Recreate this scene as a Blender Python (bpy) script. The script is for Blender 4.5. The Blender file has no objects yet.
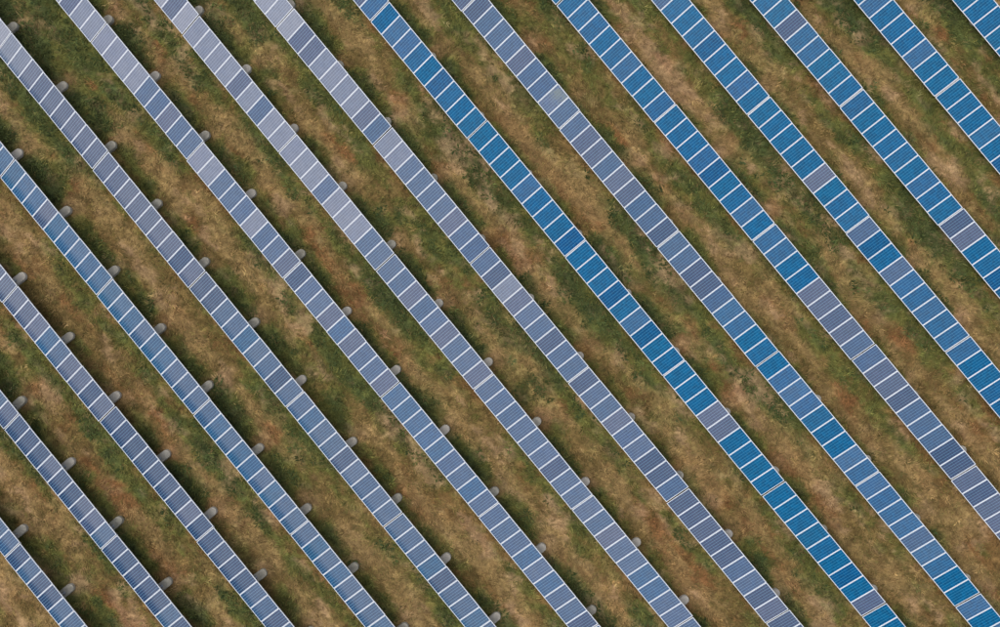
import bpy, bmesh, math, random
import numpy as np
from mathutils import Matrix, Vector

random.seed(11)
rng = np.random.default_rng(5)
SC = bpy.context.scene
COL = SC.collection
R = math.radians

# ------------------------------------------------------------------ camera, sky, sun, exposure
# World axes: X runs along the panel rows (down-right in the picture), Y across them (up-right), Z up.
LOW = 0.55                       # height of the low edge of the panels above the ground
def rot(a):
    a = np.array(a); th = np.linalg.norm(a); x = a / th
    K = np.array([[0, -x[2], x[1]], [x[2], 0, -x[0]], [-x[1], x[0], 0]])
    return np.eye(3) + math.sin(th) * K + (1 - math.cos(th)) * K @ K
cam = bpy.data.cameras.new('camera')
cam_o = bpy.data.objects.new('camera', cam); COL.objects.link(cam_o)
CAM_R = rot((-0.01999, -0.01273, -0.8825)); CAM_P = np.array([4.48877, -1.18491, 55.59464 + LOW])
m = Matrix(CAM_R.T.tolist()).to_4x4(); m.translation = Vector(CAM_P)
cam_o.matrix_world = m
cam.sensor_width = 36; cam.lens = 36 * 932.09 / 1000; cam.clip_start = 0.5; cam.clip_end = 8000
SC.camera = cam_o

SUN_EL, SUN_AZ = R(68), math.atan2(-0.66, -0.75)      # azimuth measured from +Y towards +X
world = bpy.data.worlds.new("World"); SC.world = world; world.use_nodes = True
wn = world.node_tree
sky = wn.nodes.new('ShaderNodeTexSky'); sky.sky_type = 'NISHITA'; sky.sun_disc = False
sky.sun_elevation = SUN_EL; sky.sun_rotation = SUN_AZ; sky.dust_density = 3.0; sky.air_density = 1.0
hsv = wn.nodes.new('ShaderNodeHueSaturation'); hsv.inputs['Saturation'].default_value = 0.45      # thin overcast
wn.links.new(sky.outputs[0], hsv.inputs['Color']); wn.links.new(hsv.outputs[0], wn.nodes['Background'].inputs[0])
wn.nodes['Background'].inputs[1].default_value = 0.15
sl = bpy.data.lights.new('sun', 'SUN'); sl.energy = 0.7; sl.angle = R(75); sl.color = (1, 0.93, 0.82)
so = bpy.data.objects.new('sun', sl); COL.objects.link(so)
d = Vector((math.sin(SUN_AZ) * math.cos(SUN_EL), math.cos(SUN_AZ) * math.cos(SUN_EL), math.sin(SUN_EL)))
so.rotation_euler = d.to_track_quat('Z', 'Y').to_euler(); so.location = d * 60
SC.view_settings.view_transform = 'Standard'; SC.view_settings.look = 'None'
SC.view_settings.gamma = 1; SC.view_settings.exposure = 0.22

# ------------------------------------------------------------------ helpers
def lin(r, g, b):
    f = lambda c: (c / 255 / 12.92) if c / 255 <= 0.04045 else ((c / 255 + 0.055) / 1.055) ** 2.4
    return np.array([f(r), f(g), f(b)])

def hash2(ix, iy, seed):
    h = (ix.astype(np.int64) * 374761393 + iy.astype(np.int64) * 668265263 + seed * 974711) & 0xFFFFFFFF
    h = ((h ^ (h >> 13)) * 1274126177) & 0xFFFFFFFF
    h = ((h ^ (h >> 16)) * 2246822519) & 0xFFFFFFFF
    return ((h ^ (h >> 15)) & 0xFFFFFF) / float(0xFFFFFF)

def vnoise(x, y, seed):
    ix, iy = np.floor(x), np.floor(y); fx, fy = x - ix, y - iy
    fx = fx * fx * fx * (fx * (fx * 6 - 15) + 10); fy = fy * fy * fy * (fy * (fy * 6 - 15) + 10)
    a = hash2(ix, iy, seed); b = hash2(ix + 1, iy, seed); c = hash2(ix, iy + 1, seed); e = hash2(ix + 1, iy + 1, seed)
    return (a + (b - a) * fx) * (1 - fy) + (c + (e - c) * fx) * fy

def fbm(x, y, seed, octv=4, gain=0.55):
    s, amp, tot = 0, 1.0, 0
    ca, sa = math.cos(0.6), math.sin(0.6)
    for i in range(octv):
        s = s + amp * vnoise(x, y, seed + i * 17); tot += amp; amp *= gain
        x, y = (x * ca - y * sa) * 2.03 + 5.1, (x * sa + y * ca) * 2.03 - 3.7
    return s / tot

def sstep(a, b, x):
    t = np.clip((x - a) / (b - a), 0, 1); return t * t * (3 - 2 * t)

def obj(name, me, mat=None, parent=None):
    o = bpy.data.objects.new(name, me); COL.objects.link(o)
    if mat is not None and not me.materials: me.materials.append(mat)
    if parent is not None: o.parent = parent
    return o

def new_mat(name, rough=0.6, metal=0.0):
    mt = bpy.data.materials.new(name); mt.use_nodes = True
    b = mt.node_tree.nodes['Principled BSDF']
    b.inputs['Roughness'].default_value = rough; b.inputs['Metallic'].default_value = metal
    return mt, mt.node_tree, b

class N:
    """small node-building helper"""
    def __init__(s, nt): s.nt = nt
    def n(s, t, **kw):
        x = s.nt.nodes.new(t)
        for k, v in kw.items(): setattr(x, k, v)
        return x
    def put(s, sock, v):
        if isinstance(v, bpy.types.NodeSocket): s.nt.links.new(v, sock)
        else: sock.default_value = v
    def math(s, op, a, b=0.0, c=0.0, clamp=False):
        x = s.n('ShaderNodeMath', operation=op, use_clamp=clamp)
        s.put(x.inputs[0], a); s.put(x.inputs[1], b); s.put(x.inputs[2], c); return x.outputs[0]
    def mix(s, f, a, b, blend='MIX'):
        x = s.n('ShaderNodeMix', data_type='RGBA', blend_type=blend)
        s.put(x.inputs[0], f); s.put(x.inputs[6], a); s.put(x.inputs[7], b); return x.outputs[2]
    def noise(s, vec, scale, detail=3, rough=0.6):
        x = s.n('ShaderNodeTexNoise'); s.put(x.inputs['Vector'], vec)
        x.inputs['Scale'].default_value = scale; x.inputs['Detail'].default_value = detail; x.inputs['Roughness'].default_value = rough
        return x.outputs[0]
    def ramp(s, f, a, b):
        x = s.n('ShaderNodeMapRange', interpolation_type='SMOOTHSTEP'); s.put(x.inputs[0], f)
        x.inputs[1].default_value = a; x.inputs[2].default_value = b; return x.outputs[0]

# ------------------------------------------------------------------ layout of the field (metres)
PITCH, TABLE, SHEAR, TILT = 4.62076, 9 * 1.015 + 0.06, 3.19879, 0.37209
MOD_W, MOD_STEP, MOD_L = 1.005, 1.015, 1.67
ROW_DU = {1: -.07, 2: -.02, 3: .03, 4: .07, 5: .03, 6: -.03, 7: -.08, 8: -.02, 9: .07, 10: -.055, 11: .05, 12: .035, 13: -.01, 14: -.055, 15: 0}
ROW_DV = {1: -.10, 2: 0, 3: .05, 4: 0, 5: -.04, 6: .06, 7: .0, 8: 0, 9: .01, 10: 0, 11: 0, 12: -.025, 13: -.08, 14: .12, 15: .05}
def joint(r, k): return (k - 2) * TABLE + SHEAR * (r - 8) + ROW_DU[r]
def row_v(r): return (r - 8) * PITCH + ROW_DV[r]

# cell colours seen down each table, one letter a panel (from the joint at the upper left downwards)
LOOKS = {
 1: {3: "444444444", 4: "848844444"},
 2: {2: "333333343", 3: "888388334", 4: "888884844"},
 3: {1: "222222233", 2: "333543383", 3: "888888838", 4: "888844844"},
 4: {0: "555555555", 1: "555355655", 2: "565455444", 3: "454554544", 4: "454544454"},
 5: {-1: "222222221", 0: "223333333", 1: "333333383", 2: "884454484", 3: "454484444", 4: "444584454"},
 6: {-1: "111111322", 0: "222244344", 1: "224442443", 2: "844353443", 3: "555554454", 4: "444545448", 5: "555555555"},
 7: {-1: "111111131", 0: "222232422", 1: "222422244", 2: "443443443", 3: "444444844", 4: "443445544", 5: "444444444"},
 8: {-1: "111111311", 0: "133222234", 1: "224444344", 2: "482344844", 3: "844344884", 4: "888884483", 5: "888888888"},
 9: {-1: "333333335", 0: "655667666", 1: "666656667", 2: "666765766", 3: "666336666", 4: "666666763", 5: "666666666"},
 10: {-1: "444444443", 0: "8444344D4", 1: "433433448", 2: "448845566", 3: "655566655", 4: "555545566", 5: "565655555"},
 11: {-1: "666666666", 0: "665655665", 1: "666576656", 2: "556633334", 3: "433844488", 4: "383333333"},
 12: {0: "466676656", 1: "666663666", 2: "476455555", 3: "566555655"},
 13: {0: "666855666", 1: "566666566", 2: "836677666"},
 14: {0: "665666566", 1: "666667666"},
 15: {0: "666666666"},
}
# cell colour and pale veil for each letter: grime plus painted-in sky reflection
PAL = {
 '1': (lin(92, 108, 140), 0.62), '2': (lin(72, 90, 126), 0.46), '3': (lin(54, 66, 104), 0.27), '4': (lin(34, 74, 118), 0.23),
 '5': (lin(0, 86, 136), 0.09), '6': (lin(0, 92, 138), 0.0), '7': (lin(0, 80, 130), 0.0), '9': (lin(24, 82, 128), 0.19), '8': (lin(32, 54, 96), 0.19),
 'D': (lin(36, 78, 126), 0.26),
}

# ------------------------------------------------------------------ ground: one sheet with fine relief near the rows
def fields(x, y):
    """lushness 0..1, straw 0..1, bare soil 0..1 at world points"""
    r = (y + 8 * PITCH * 4) / PITCH
    w = (r - np.floor(r)) * PITCH                               # metres beyond the low edge of the row
    wj = w + (fbm(x * 0.45, y * 0.45, 3) - .5) * 1.3
    lane = sstep(0.8, 1.4, wj) * (1 - sstep(1.75, 2.65, wj))    # deeper green strip along the back of each row
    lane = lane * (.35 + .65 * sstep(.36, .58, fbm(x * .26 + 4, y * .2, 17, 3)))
    wk = w + (fbm(x * 0.30, y * 0.30, 13) - .5) * 1.6
    track = sstep(1.9, 2.6, wk) * (1 - sstep(3.0, 3.9, wk))     # dry, worn streak along the middle of the lane
    ix, iy = 0.634 * x + 0.773 * y, -0.773 * x + 0.634 * y
    broad = fbm(x * 0.055 + 9, y * 0.055, 21, 3)
    patch = fbm(x * 0.15, y * 0.55, 31, 5, .6)
    small = fbm(x * 1.0, y * 1.5, 41, 5, .65)
    trend = np.clip(-ix * 0.002 + iy * 0.012, -.25, .3)        # the far corner of the field is greener
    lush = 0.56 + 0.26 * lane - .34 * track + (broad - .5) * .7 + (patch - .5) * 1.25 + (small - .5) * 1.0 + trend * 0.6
    rr = np.floor((y - 1.0) / PITCH) + 8
    uu = (x - SHEAR * (rr - 8)) / TABLE * 2                    # footings stand every half table
    fu = (uu - .85 - np.floor(uu - .85 + .5)) * TABLE / 2
    fv = y - (rr - 8) * PITCH - 2.0
    near = np.exp(-(fu ** 2 / .35 + fv ** 2 / .45)) * (.5 + small)
    lush = lush - 1.1 * near * sstep(.35, .6, fbm(x * .3, y * .3, 63, 2))
    lush = np.clip(lush, 0, 1)
    mid = fbm(x * 0.26 + 3, y * 0.88, 55, 5, .62) + .19 * track - .08
    straw = sstep(.47, .67, mid + (small - .5) * .45 - trend * .15) * (1 - 0.7 * lane)
    soil = .6 * near * sstep(.35, .55, patch) + .8 * sstep(.585, .70, fbm(x * 0.5, y * 0.9 + 7, 77, 5, .62)) * (1 - lane) + .4 * sstep(.62, .74, small) * (1 - .7 * lane)
    foot = sstep(4.1, 4.6, w) + (1 - sstep(.0, .4, w))          # thin rusty strip under the drip edge of the panels
    reddish = np.clip(sstep(.44, .66, fbm(x * .4, y * .7, 91, 4)) * (.35 + .65 * track) + .3 * foot, 0, 1)
    lush = lush - .08 * foot
    return lush, straw, np.clip(soil, 0, 1), reddish, broad

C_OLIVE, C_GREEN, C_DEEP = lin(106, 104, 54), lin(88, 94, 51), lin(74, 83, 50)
C_BROWN, C_STRAW, C_SOIL, C_RED = lin(120, 100, 60), lin(154, 128, 84), lin(176, 142, 108), lin(132, 93, 58)
def mixc(a, b, t): return a + (b - a) * t[:, None]
def albedo(x, y):
    lush, straw, soil, red, broad = fields(x, y)
    c = mixc(np.broadcast_to(C_BROWN, (len(x), 3)), C_RED, red * .95)
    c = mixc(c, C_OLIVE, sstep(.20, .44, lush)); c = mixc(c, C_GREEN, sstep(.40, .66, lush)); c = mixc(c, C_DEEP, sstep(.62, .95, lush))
    c = mixc(c, C_STRAW, straw * .70 * (1 - .6 * sstep(.4, .75, lush))); c = mixc(c, C_SOIL, soil * .6)
    grain = fbm(x * 2.6, y * 3.2, 201, 4, .75) - .5
    c = c * np.exp(1.5 * grain)[:, None]
    return c, lush, straw, soil

def axis(lo, hi, step, outer):
    mid = np.arange(lo, hi + step * .5, step)
    return np.concatenate([lo - np.array(outer[::-1]), mid, hi + np.array(outer)])
OUT = [1, 3, 8, 20, 60, 180, 600, 2200]
gx, gy = axis(-38, 47, 0.22, OUT), axis(-38, 38, 0.22, OUT)
GX, GY = np.meshgrid(gx, gy, indexing='ij'); fx, fy = GX.ravel(), GY.ravel()
inner = (np.abs(fx - 4.5) < 41) & (np.abs(fy) < 37)
gz = np.where(inner, (fbm(fx * .9, fy * .9, 7) - .5) * .16 + (fbm(fx * 3, fy * 3, 8, 2) - .5) * .06, -.02)
def ground_z(x, y): return (fbm(x * .9, y * .9, 7) - .5) * .16 + (fbm(x * 3, y * 3, 8, 2) - .5) * .06
nx, ny = len(gx), len(gy)
idx = np.arange(nx * ny).reshape(nx, ny)
quads = np.stack([idx[:-1, :-1], idx[1:, :-1], idx[1:, 1:], idx[:-1, 1:]], -1).reshape(-1, 4)
def fast_mesh(name, verts, faces, col=None, smooth=False):
    me = bpy.data.meshes.new(name); n, k = faces.shape
    me.vertices.add(len(verts)); me.vertices.foreach_set('co', verts.astype(np.float32).ravel())
    me.loops.add(n * k); me.loops.foreach_set('vertex_index', faces.astype(np.int32).ravel())
    me.polygons.add(n); me.polygons.foreach_set('loop_start', np.arange(0, n * k, k, dtype=np.int32))
    if smooth: me.polygons.foreach_set('use_smooth', np.ones(n, dtype=bool))
    if col is not None:
        at = me.attributes.new('tint', 'FLOAT_COLOR', 'POINT')
        at.data.foreach_set('color', np.concatenate([col, np.ones((len(col), 1))], 1).astype(np.float32).ravel())
    me.update(calc_edges=True); return me
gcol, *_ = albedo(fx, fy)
gm, nt, b = new_mat('meadow_ground', .95); H = N(nt)
at = H.n('ShaderNodeAttribute', attribute_name='tint'); pos = H.n('ShaderNodeNewGeometry').outputs['Position']
n1 = H.noise(pos, 5, 5, .7); n2 = H.noise(pos, 23, 3, .7)
v = H.math('ADD', H.math('MULTIPLY', n1, 1.0), H.math('MULTIPLY', n2, .8)); n3 = H.noise(pos, 60, 2, .7); v = H.math('MULTIPLY_ADD', H.math('SUBTRACT', H.math('ADD', v, n3), 1.4), 1.9, .92)
comb = H.n('ShaderNodeCombineColor'); [H.put(comb.inputs[i], v) for i in range(3)]
H.put(b.inputs['Base Color'], H.mix(1.0, at.outputs['Color'], comb.outputs[0], 'MULTIPLY'))
bp = H.n('ShaderNodeBump'); bp.inputs['Strength'].default_value = .6; bp.inputs['Distance'].default_value = .05
H.put(bp.inputs['Height'], n2); H.put(b.inputs['Normal'], bp.outputs[0]); b.inputs['Specular IOR Level'].default_value = .1
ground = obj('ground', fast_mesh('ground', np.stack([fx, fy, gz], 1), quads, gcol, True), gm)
ground['kind'] = 'structure'; ground['label'] = 'dry meadow ground of straw, bare soil and green grass between the rows'

# ------------------------------------------------------------------ panel materials
pm, nt, b = new_mat('solar_cells', .16); H = N(nt)
tc = H.n('ShaderNodeTexCoord').outputs['Object']; sep = H.n('ShaderNodeSeparateXYZ'); H.put(sep.inputs[0], tc)
info = H.n('ShaderNodeObjectInfo'); dust_and_sky = info.outputs['Alpha']; rnd = info.outputs['Random']
CELL, CELY = .1555, .1585
MX, MY = (MOD_W - 6 * CELL) / 2, (MOD_L - 10 * CELY) / 2
def edge(coord, off, period, half):
    t = H.math('FRACT', H.math('DIVIDE', H.math('SUBTRACT', coord, off), period))
    return H.math('LESS_THAN', H.math('MINIMUM', t, H.math('SUBTRACT', 1.0, t)), half / period)
lx = edge(sep.outputs[0], MX, CELL, .0095); ly = edge(sep.outputs[1], MY, CELY, .006)
bus = edge(sep.outputs[0], MX + CELL * .25, CELL * .5, .0022)
def outside(c, lo, hi): return H.math('MAXIMUM', H.math('LESS_THAN', c, lo), H.math('GREATER_THAN', c, hi))
border = H.math('MAXIMUM', outside(sep.outputs[0], MX - .004, MOD_W - MX + .004), outside(sep.outputs[1], MY - .004, MOD_L - MY + .004))
cellx = H.math('FLOOR', H.math('DIVIDE', sep.outputs[0], CELL)); celly = H.math('FLOOR', H.math('DIVIDE', sep.outputs[1], CELY))
cv = H.n('ShaderNodeCombineXYZ'); H.put(cv.inputs[0], cellx); H.put(cv.inputs[1], celly); H.put(cv.inputs[2], H.math('MULTIPLY', rnd, 91.0))
wnz = H.n('ShaderNodeTexWhiteNoise', noise_dimensions='3D'); H.put(wnz.inputs[0], cv.outputs[0])
cell = H.mix(H.math('MULTIPLY', wnz.outputs[0], .42), info.outputs['Color'], (.004, .02, .06, 1))
cell = H.mix(H.math('MULTIPLY', bus, .45), cell, (.03, .20, .38, 1))
cell = H.mix(H.math('MULTIPLY', lx, .6), cell, (.07, .34, .54, 1)); cell = H.mix(H.math('MULTIPLY', ly, .26), cell, (.07, .34, .54, 1))
offv = H.n('ShaderNodeCombineXYZ'); H.put(offv.inputs[2], H.math('MULTIPLY', rnd, 57.0))
dv = H.n('ShaderNodeVectorMath', operation='ADD'); H.put(dv.inputs[0], tc); H.put(dv.inputs[1], offv.outputs[0])
smear = H.noise(dv.outputs[0], 2.6, 4, .65)
att = H.n('ShaderNodeAttribute', attribute_type='OBJECT', attribute_name='low_bare')     # share of the glass with little veil, from the low edge
stop = H.math('ADD', H.math('MULTIPLY', att.outputs['Fac'], 1.5), H.math('MULTIPLY', H.math('SUBTRACT', smear, .5), .5))
film = H.n('ShaderNodeMapRange', interpolation_type='SMOOTHSTEP'); H.put(film.inputs[0], sep.outputs[1])
H.put(film.inputs[1], H.math('SUBTRACT', stop, .34)); H.put(film.inputs[2], H.math('ADD', stop, .22)); film.inputs[3].default_value = .06
d2 = H.math('MULTIPLY', H.math('MULTIPLY', dust_and_sky, film.outputs[0]), H.math('MULTIPLY_ADD', smear, .7, .65), clamp=True)
cell = H.mix(d2, cell, (.37, .37, .41, 1))  # pale veil: grime, with reflected sky painted into the colour
cell = H.mix(H.math('MULTIPLY', lx, H.math('MULTIPLY', dust_and_sky, 1.3, clamp=True)), cell, (.46, .52, .60, 1)); cell = H.mix(H.math('MULTIPLY', ly, H.math('MULTIPLY', dust_and_sky, .6, clamp=True)), cell, (.46, .52, .60, 1))
spot = H.n('ShaderNodeAttribute', attribute_type='OBJECT', attribute_name='soiled')
sm = H.math('MULTIPLY', spot.outputs['Fac'], H.math('MULTIPLY', H.ramp(sep.outputs[1], .6, 1.2), H.ramp(smear, .38, .58)))
cell = H.mix(H.math('MULTIPLY', sm, .55), cell, (.22, .26, .23, 1))
final = H.mix(border, cell, (.58, .62, .68, 1))
H.put(b.inputs['Base Color'], final); b.inputs['IOR'].default_value = 1.45; b.inputs['Specular IOR Level'].default_value = .11     # anti-reflective glass
H.put(b.inputs['Roughness'], H.math('MULTIPLY_ADD', d2, .35, .14))

def simple(name, c, rough, metal=0., var=.25, scale=6.):
    mt, nt, b = new_mat(name, rough, metal); H = N(nt)
    p = H.n('ShaderNodeNewGeometry').outputs['Position']; n = H.noise(p, scale, 5, .65)
    H.put(b.inputs['Base Color'], H.mix(n, (*[k * (1 - var) for k in c], 1), (*[min(1, k * (1 + var)) for k in c], 1)))
    return mt
m_frame = simple('anodised_aluminium', (.78, .79, .82), .45, 0.0, .06, 2.)
m_steel = simple('galvanised_steel', (.42, .44, .47), .5, .6, .2, 4.)
m_conc, nt, b = new_mat('weathered_concrete', .9); H = N(nt)
p = H.n('ShaderNodeNewGeometry').outputs['Position']; oi = H.n('ShaderNodeObjectInfo')
c1 = H.mix(H.ramp(H.noise(p, 3.5, 6, .7), .35, .65), (.26, .24, .19, 1), (.42, .395, .32, 1))
c1 = H.mix(H.math('MULTIPLY', H.ramp(H.noise(p, 14, 4, .7), .56, .7), .5), c1, (.11, .11, .075, 1))
H.put(b.inputs['Base Color'], H.mix(H.math('MULTIPLY', oi.outputs['Random'], .6), c1, (.56, .51, .455, 1)))
bp = H.n('ShaderNodeBump'); bp.inputs['Strength'].default_value = .5; bp.inputs['Distance'].default_value = .02
H.put(bp.inputs['Height'], H.noise(p, 20, 4, .7)); H.put(b.inputs['Normal'], bp.outputs[0])

# ------------------------------------------------------------------ panel table parts
def box(bm, x0, x1, y0, y1, z0, z1):
    vs = [bm.verts.new(q) for q in ((x0, y0, z0), (x1, y0, z0), (x1, y1, z0), (x0, y1, z0), (x0, y0, z1), (x1, y0, z1), (x1, y1, z1), (x0, y1, z1))]
    for f in ((3, 2, 1, 0), (4, 5, 6, 7), (0, 1, 5, 4), (1, 2, 6, 5), (2, 3, 7, 6), (3, 0, 4, 7)): bm.faces.new([vs[i] for i in f])
def done(bm, name, mat):
    bmesh.ops.recalc_face_normals(bm, faces=bm.faces)
    me = bpy.data.meshes.new(name); bm.to_mesh(me); bm.free(); me.materials.append(mat); return me
bm = bmesh.new(); box(bm, .006, MOD_W - .006, .006, MOD_L - .006, -.008, .0); ME_GLASS = done(bm, 'solar_panel', pm)
# frame: four mitred bars, lip 28 mm wide, 40 mm deep, 4 mm proud of the glass
bm = bmesh.new(); F = .024
def ring(z, i): return [bm.verts.new(q) for q in ((i, i, z), (MOD_W - i, i, z), (MOD_W - i, MOD_L - i, z), (i, MOD_L - i, z))]
a, b_, c, e = ring(-.036, 0), ring(.001, 0), ring(.004, .003), ring(.004, F)
g, h = ring(-.012, F), ring(-.036, F)
for p_, q_ in ((a, b_), (b_, c), (c, e), (e, g), (g, h), (h, a)):
    for i in range(4): bm.faces.new((p_[i], p_[(i + 1) % 4], q_[(i + 1) % 4], q_[i]))
ME_FRAME = done(bm, 'panel_frame', m_frame)
bm = bmesh.new()
TL = 9 * MOD_STEP - (MOD_STEP - MOD_W)
box(bm, .02, TL - .02, -.025, .025, -.085, -.037); ME_PURLIN = done(bm, 'purlin', m_steel)
bm = bmesh.new(); box(bm, -.03, .03, .12, MOD_L - .14, -.15, -.086); ME_RAFTER = done(bm, 'rafter', m_steel)
bm = bmesh.new(); box(bm, TL + .004, TL + .074, .03, MOD_L - .03, -.10, -.07); ME_RAIL = done(bm, 'end_rail', m_steel)
def post_mesh(name, h):
    bm = bmesh.new(); box(bm, -.035, .035, -.035, .035, 0, h); box(bm, -.09, .09, -.09, .09, 0, .012); return done(bm, name, m_steel)
CT, ST = math.cos(TILT), math.sin(TILT)
FOOT_H = .29
Y1, Y2 = .62, 1.30
def under(y): return LOW + y / CT * ST - .16 / CT - FOOT_H + .01
ME_FRONT, ME_REAR = post_mesh('front_leg', max(.06, under(Y1))), post_mesh('rear_leg', under(Y2))
# concrete footing: round-ended block lying across the row
def stadium(rad, y0, y1, n=14):
    pts = []
    for i in range(n + 1): t = math.pi * i / n; pts.append((rad * math.cos(t), y1 - .245 + rad * math.sin(t)))
    for i in range(n + 1): t = math.pi + math.pi * i / n; pts.append((rad * math.cos(t), y0 + .245 + rad * math.sin(t)))
    return pts
def footing_mesh(seed):
    rr = random.Random(seed); bm = bmesh.new(); rings = []
    for rad, z in ((.262, -.15), (.258, .05), (.252, FOOT_H - .05), (.244, FOOT_H - .016), (.228, FOOT_H)):
        rings.append([bm.verts.new((x + rr.uniform(-.006, .006), y + rr.uniform(-.006, .006), z + rr.uniform(-.004, .004))) for x, y in stadium(rad, .42, 1.975)])
    n = len(rings[0])
    for p_, q_ in zip(rings[:-1], rings[1:]):
        for i in range(n): bm.faces.new((p_[i], p_[(i + 1) % n], q_[(i + 1) % n], q_[i]))
    bm.faces.new(rings[-1])
    me = done(bm, 'concrete_footing', m_conc)
    for f in me.polygons: f.use_smooth = len(f.vertices) == 4
    return me
ME_FOOT = [footing_mesh(i) for i in range(5)]

ORD = ['first', 'second', 'third', 'fourth', 'fifth', 'sixth', 'seventh', 'eighth', 'ninth']
def row_words(r):
    if r == 1: return 'the short row at the bottom-left corner'
    if r == 15: return 'the short row at the top-right corner'
    if r <= 8: return f'the {ORD[r - 1]} row counted from the bottom-left corner'
    return f'the {ORD[15 - r]} row counted from the top-right corner'
def look_words(s):
    n = {c: s.count(c) for c in set(s)}
    blue = n.get('6', 0) + n.get('7', 0); mid = n.get('5', 0); grey = len(s) - blue - mid
    if 'D' in s: return 'partly soiled'
    if blue >= 8: return 'deep blue'
    if blue >= 4: return 'mixed blue'
    if n.get('1', 0) + n.get('2', 0) >= 5: return 'pale lavender'
    if n.get('3', 0) >= 6: return 'purple-grey'
    if n.get('8', 0) >= 5: return 'slate blue'
    if mid + blue >= 5: return 'mid-blue'
    return 'grey-blue'

def place_table(r, k, looks, ordinal, total):
    root = bpy.data.objects.new('solar_table', None); COL.objects.link(root); root.empty_display_size = .5
    u0 = joint(r, k) + .03 + random.uniform(-.012, .012)
    root.location = (u0, row_v(r) + random.uniform(-.022, .022), 0)
    root.rotation_euler = (0, 0, random.gauss(0, .0012))
    where = 'only table' if total == 1 else f'{ORD[ordinal]} table down'
    root['label'] = f'{look_words(looks)} solar panel table, {where} {row_words(r)}'
    root['category'] = 'solar table'; root['group'] = 'tilted tables of solar panels standing in parallel rows'
    tl = TILT + random.gauss(0, .004); lz = LOW + random.gauss(0, .012)
    for i, ch in enumerate(looks):
        pnl = obj('solar_panel', ME_GLASS, None, root)
        pnl.matrix_local = Matrix.Translation((i * MOD_STEP + random.uniform(-.002, .002), random.gauss(0, .003), lz)) @ Matrix.Rotation(tl + random.gauss(0, .002), 4, 'X') @ Matrix.Rotation(random.gauss(0, .002), 4, 'Y')
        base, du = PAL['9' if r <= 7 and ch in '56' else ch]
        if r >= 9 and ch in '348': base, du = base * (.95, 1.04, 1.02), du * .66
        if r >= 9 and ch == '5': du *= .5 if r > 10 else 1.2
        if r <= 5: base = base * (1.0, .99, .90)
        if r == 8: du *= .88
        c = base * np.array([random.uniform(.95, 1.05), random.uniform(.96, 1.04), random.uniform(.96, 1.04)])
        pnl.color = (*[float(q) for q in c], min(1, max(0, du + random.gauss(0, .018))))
        pnl['low_bare'] = LOW_BARE.get(r, 0.0) * random.uniform(.75, 1.25)
        pnl['soiled'] = 1.0 if ch == 'D' else 0.0
        if ch == 'D': pnl['label'] = 'panel with a pale greenish soiled patch on its upper half'
        obj('panel_frame', ME_FRAME, None, pnl)
    for y in (.38, 1.26):
        pu = obj('purlin', ME_PURLIN, None, root)
        pu.matrix_local = Matrix.Translation((0, 0, lz)) @ Matrix.Rotation(tl, 4, 'X') @ Matrix.Translation((0, y, 0))
    if k < max(LOOKS[r]) and random.random() < .7:                # strip under the gap to the next table
        er = obj('end_rail', ME_RAIL, None, root)
        er.matrix_local = Matrix.Translation((0, 0, lz)) @ Matrix.Rotation(tl, 4, 'X')
    for s in (.425, .925):
        x = s * TABLE - .03 + random.gauss(0, .06)
        ft = obj('concrete_footing', random.choice(ME_FOOT), None, root)
        ft.matrix_local = Matrix.Translation((x, random.gauss(0, .03) - (0 if r < 8 else .17 if k < 3 else .12 if r < 10 and k < 4 else .06), random.gauss(-.01, .015))) @ Matrix.Rotation(random.gauss(0, .03), 4, 'Z')
        x = min(x, TL - .1)
        ra = obj('rafter', ME_RAFTER, None, root)
        ra.matrix_local = Matrix.Translation((x, 0, lz)) @ Matrix.Rotation(tl, 4, 'X')
        obj('front_leg', ME_FRONT, None, root).location = (x, Y1, FOOT_H - .012)
        obj('rear_leg', ME_REAR, None, root).location = (x, Y2, FOOT_H - .012)
    return root
LOW_BARE = {1: .42, 2: .38, 3: .30, 4: .34, 5: .17, 6: .04}
for r, tabs in LOOKS.items():
    for q, k in enumerate(sorted(tabs)): place_table(r, k, tabs[k], q, len(tabs))

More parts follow.
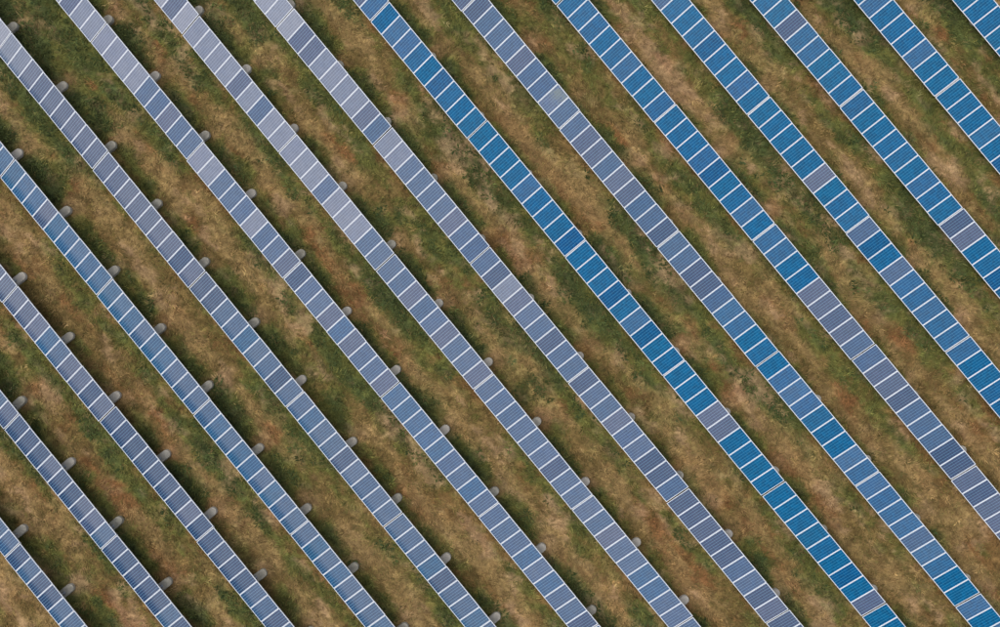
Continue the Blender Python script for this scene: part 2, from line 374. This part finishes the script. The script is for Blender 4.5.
# ------------------------------------------------------------------ grass and weeds: blades over the strip the camera looks at
cx = [(-500, -313.5), (500, -313.5), (500, 313.5), (-500, 313.5)]
def to_image(x, y, z=0.1):
    X = (np.stack([x, y, np.full_like(x, z)], 1) - CAM_P) @ CAM_R.T
    return X[:, 0] / -X[:, 2] * 932, X[:, 1] / -X[:, 2] * 932
def tufts(n, seed):
    g = np.random.default_rng(seed); x = g.uniform(-40, 49, n); y = g.uniform(-40, 40, n)
    px, py = to_image(x, y); keep = (np.abs(px) < 560) & (np.abs(py) < 375)
    w = np.mod(y, PITCH); keep &= ~((w > .45) & (w < .95))
    return x[keep], y[keep], g
def blades(x, y, col, height, spread, width, nb, g, tone_sd, lie=None):
    """nb bent blades per tuft, two triangles each"""
    n = len(x); rep = lambda a: np.repeat(a, nb, axis=0)
    X, Y, C, Hh, S, Wd = rep(x), rep(y), rep(col), rep(height), rep(spread), rep(width)
    m = n * nb; th = g.uniform(0, 2 * math.pi, m); r0 = np.sqrt(g.uniform(0, 1, m)) * S * .7
    bx, by = X + np.cos(th) * r0, Y + np.sin(th) * r0; ph = th + g.normal(0, .8, m)
    if lie is not None: ph = rep(lie) + g.normal(0, .75, m)          # flattened grass lies one way
    L = S * g.uniform(.6, 1.4, m); z0 = ground_z(bx, by) - .02; hh = Hh * g.uniform(.5, 1.3, m)
    dx, dy = np.cos(ph), np.sin(ph); wx, wy = -dy * Wd * .5, dx * Wd * .5
    A = np.stack([bx - wx, by - wy, z0], 1); B = np.stack([bx + wx, by + wy, z0], 1)
    mx, my = bx + dx * L * .5, by + dy * L * .5
    M1 = np.stack([mx - wx * .9, my - wy * .9, z0 + hh * .8], 1); M2 = np.stack([mx + wx * .9, my + wy * .9, z0 + hh * .8], 1)
    T = np.stack([bx + dx * L, by + dy * L, z0 + hh], 1)
    V = np.stack([A, B, M2, M1, T], 1).reshape(-1, 3)
    o = np.arange(m)[:, None] * 5
    F3 = np.concatenate([o + np.array([[0, 1, 2]]), o + np.array([[0, 2, 3]]), o + np.array([[3, 2, 4]])], 0)
    tone = np.exp(rep(g.normal(0, tone_sd, n)) + g.normal(0, .12, m))
    Cc = np.repeat(C * tone[:, None], 5, axis=0)
    return V, F3, np.clip(Cc, 0.004, .9)
bm_, nt, b = new_mat('grass_blades', .8); H = N(nt)
at = H.n('ShaderNodeAttribute', attribute_name='tint'); H.put(b.inputs['Base Color'], at.outputs['Color']); b.inputs['Specular IOR Level'].default_value = .15
tr = H.n('ShaderNodeBsdfTranslucent'); H.put(tr.inputs[0], at.outputs['Color'])
ms = H.n('ShaderNodeMixShader'); ms.inputs[0].default_value = .25
H.put(ms.inputs[1], b.outputs[0]); H.put(ms.inputs[2], tr.outputs[0])
H.put(nt.nodes['Material Output'].inputs[0], ms.outputs[0])

x, y, g = tufts(170000, 2)
c, lush, straw, soil = albedo(x, y)
keep = g.uniform(0, 1, len(x)) > .85 * soil + .15 * straw
x, y, c, lush, straw = x[keep], y[keep], c[keep], lush[keep], straw[keep]
pick = g.uniform(0, 1, len(x))
w_st = .12 + .40 * straw * (1 - .6 * lush); w_gr = .10 + .55 * sstep(.25, .75, lush); w_ol = .16 + .25 * sstep(.1, .5, lush)
tot = w_st + w_gr + w_ol + .45; pick = pick * tot
c = np.where((pick < w_st)[:, None], C_STRAW * .8, np.where((pick < w_st + w_gr)[:, None], .5 * C_GREEN + .5 * C_DEEP, np.where((pick < w_st + w_gr + w_ol)[:, None], C_OLIVE, c)))
c = (c * .5 + albedo(x, y)[0] * .5) * 1.15
V, F3, CC = blades(x, y, c, .05 + .09 * lush + g.uniform(0, .05, len(x)), .16 + g.uniform(0, .18, len(x)), .022 + g.uniform(0, .026, len(x)), 5, g, .26,
                  12 * fbm(x * .16, y * .16, 301, 3))
grass = obj('grass', fast_mesh('grass', V, F3, CC), bm_)
grass['kind'] = 'stuff'; grass['label'] = 'dry and green grass growing between the panel rows'; grass['category'] = 'grass'

x, y, g = tufts(60000, 9)
c, lush, straw, soil = albedo(x, y)
clump = fbm(x * .55, y * .55, 133, 3)
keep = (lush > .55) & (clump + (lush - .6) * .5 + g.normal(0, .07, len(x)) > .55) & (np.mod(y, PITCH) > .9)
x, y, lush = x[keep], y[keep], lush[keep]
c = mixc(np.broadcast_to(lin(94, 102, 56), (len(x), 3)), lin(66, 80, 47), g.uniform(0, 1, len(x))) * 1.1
V, F3, CC = blades(x, y, c, .06 + g.uniform(0, .14, len(x)), .13 + g.uniform(0, .12, len(x)), .05 + g.uniform(0, .03, len(x)), 9, g, .22)
weeds = obj('weeds', fast_mesh('weeds', V, F3, CC), bm_)
weeds['kind'] = 'stuff'; weeds['label'] = 'dark green weeds thick along the backs of the rows'; weeds['category'] = 'weeds'
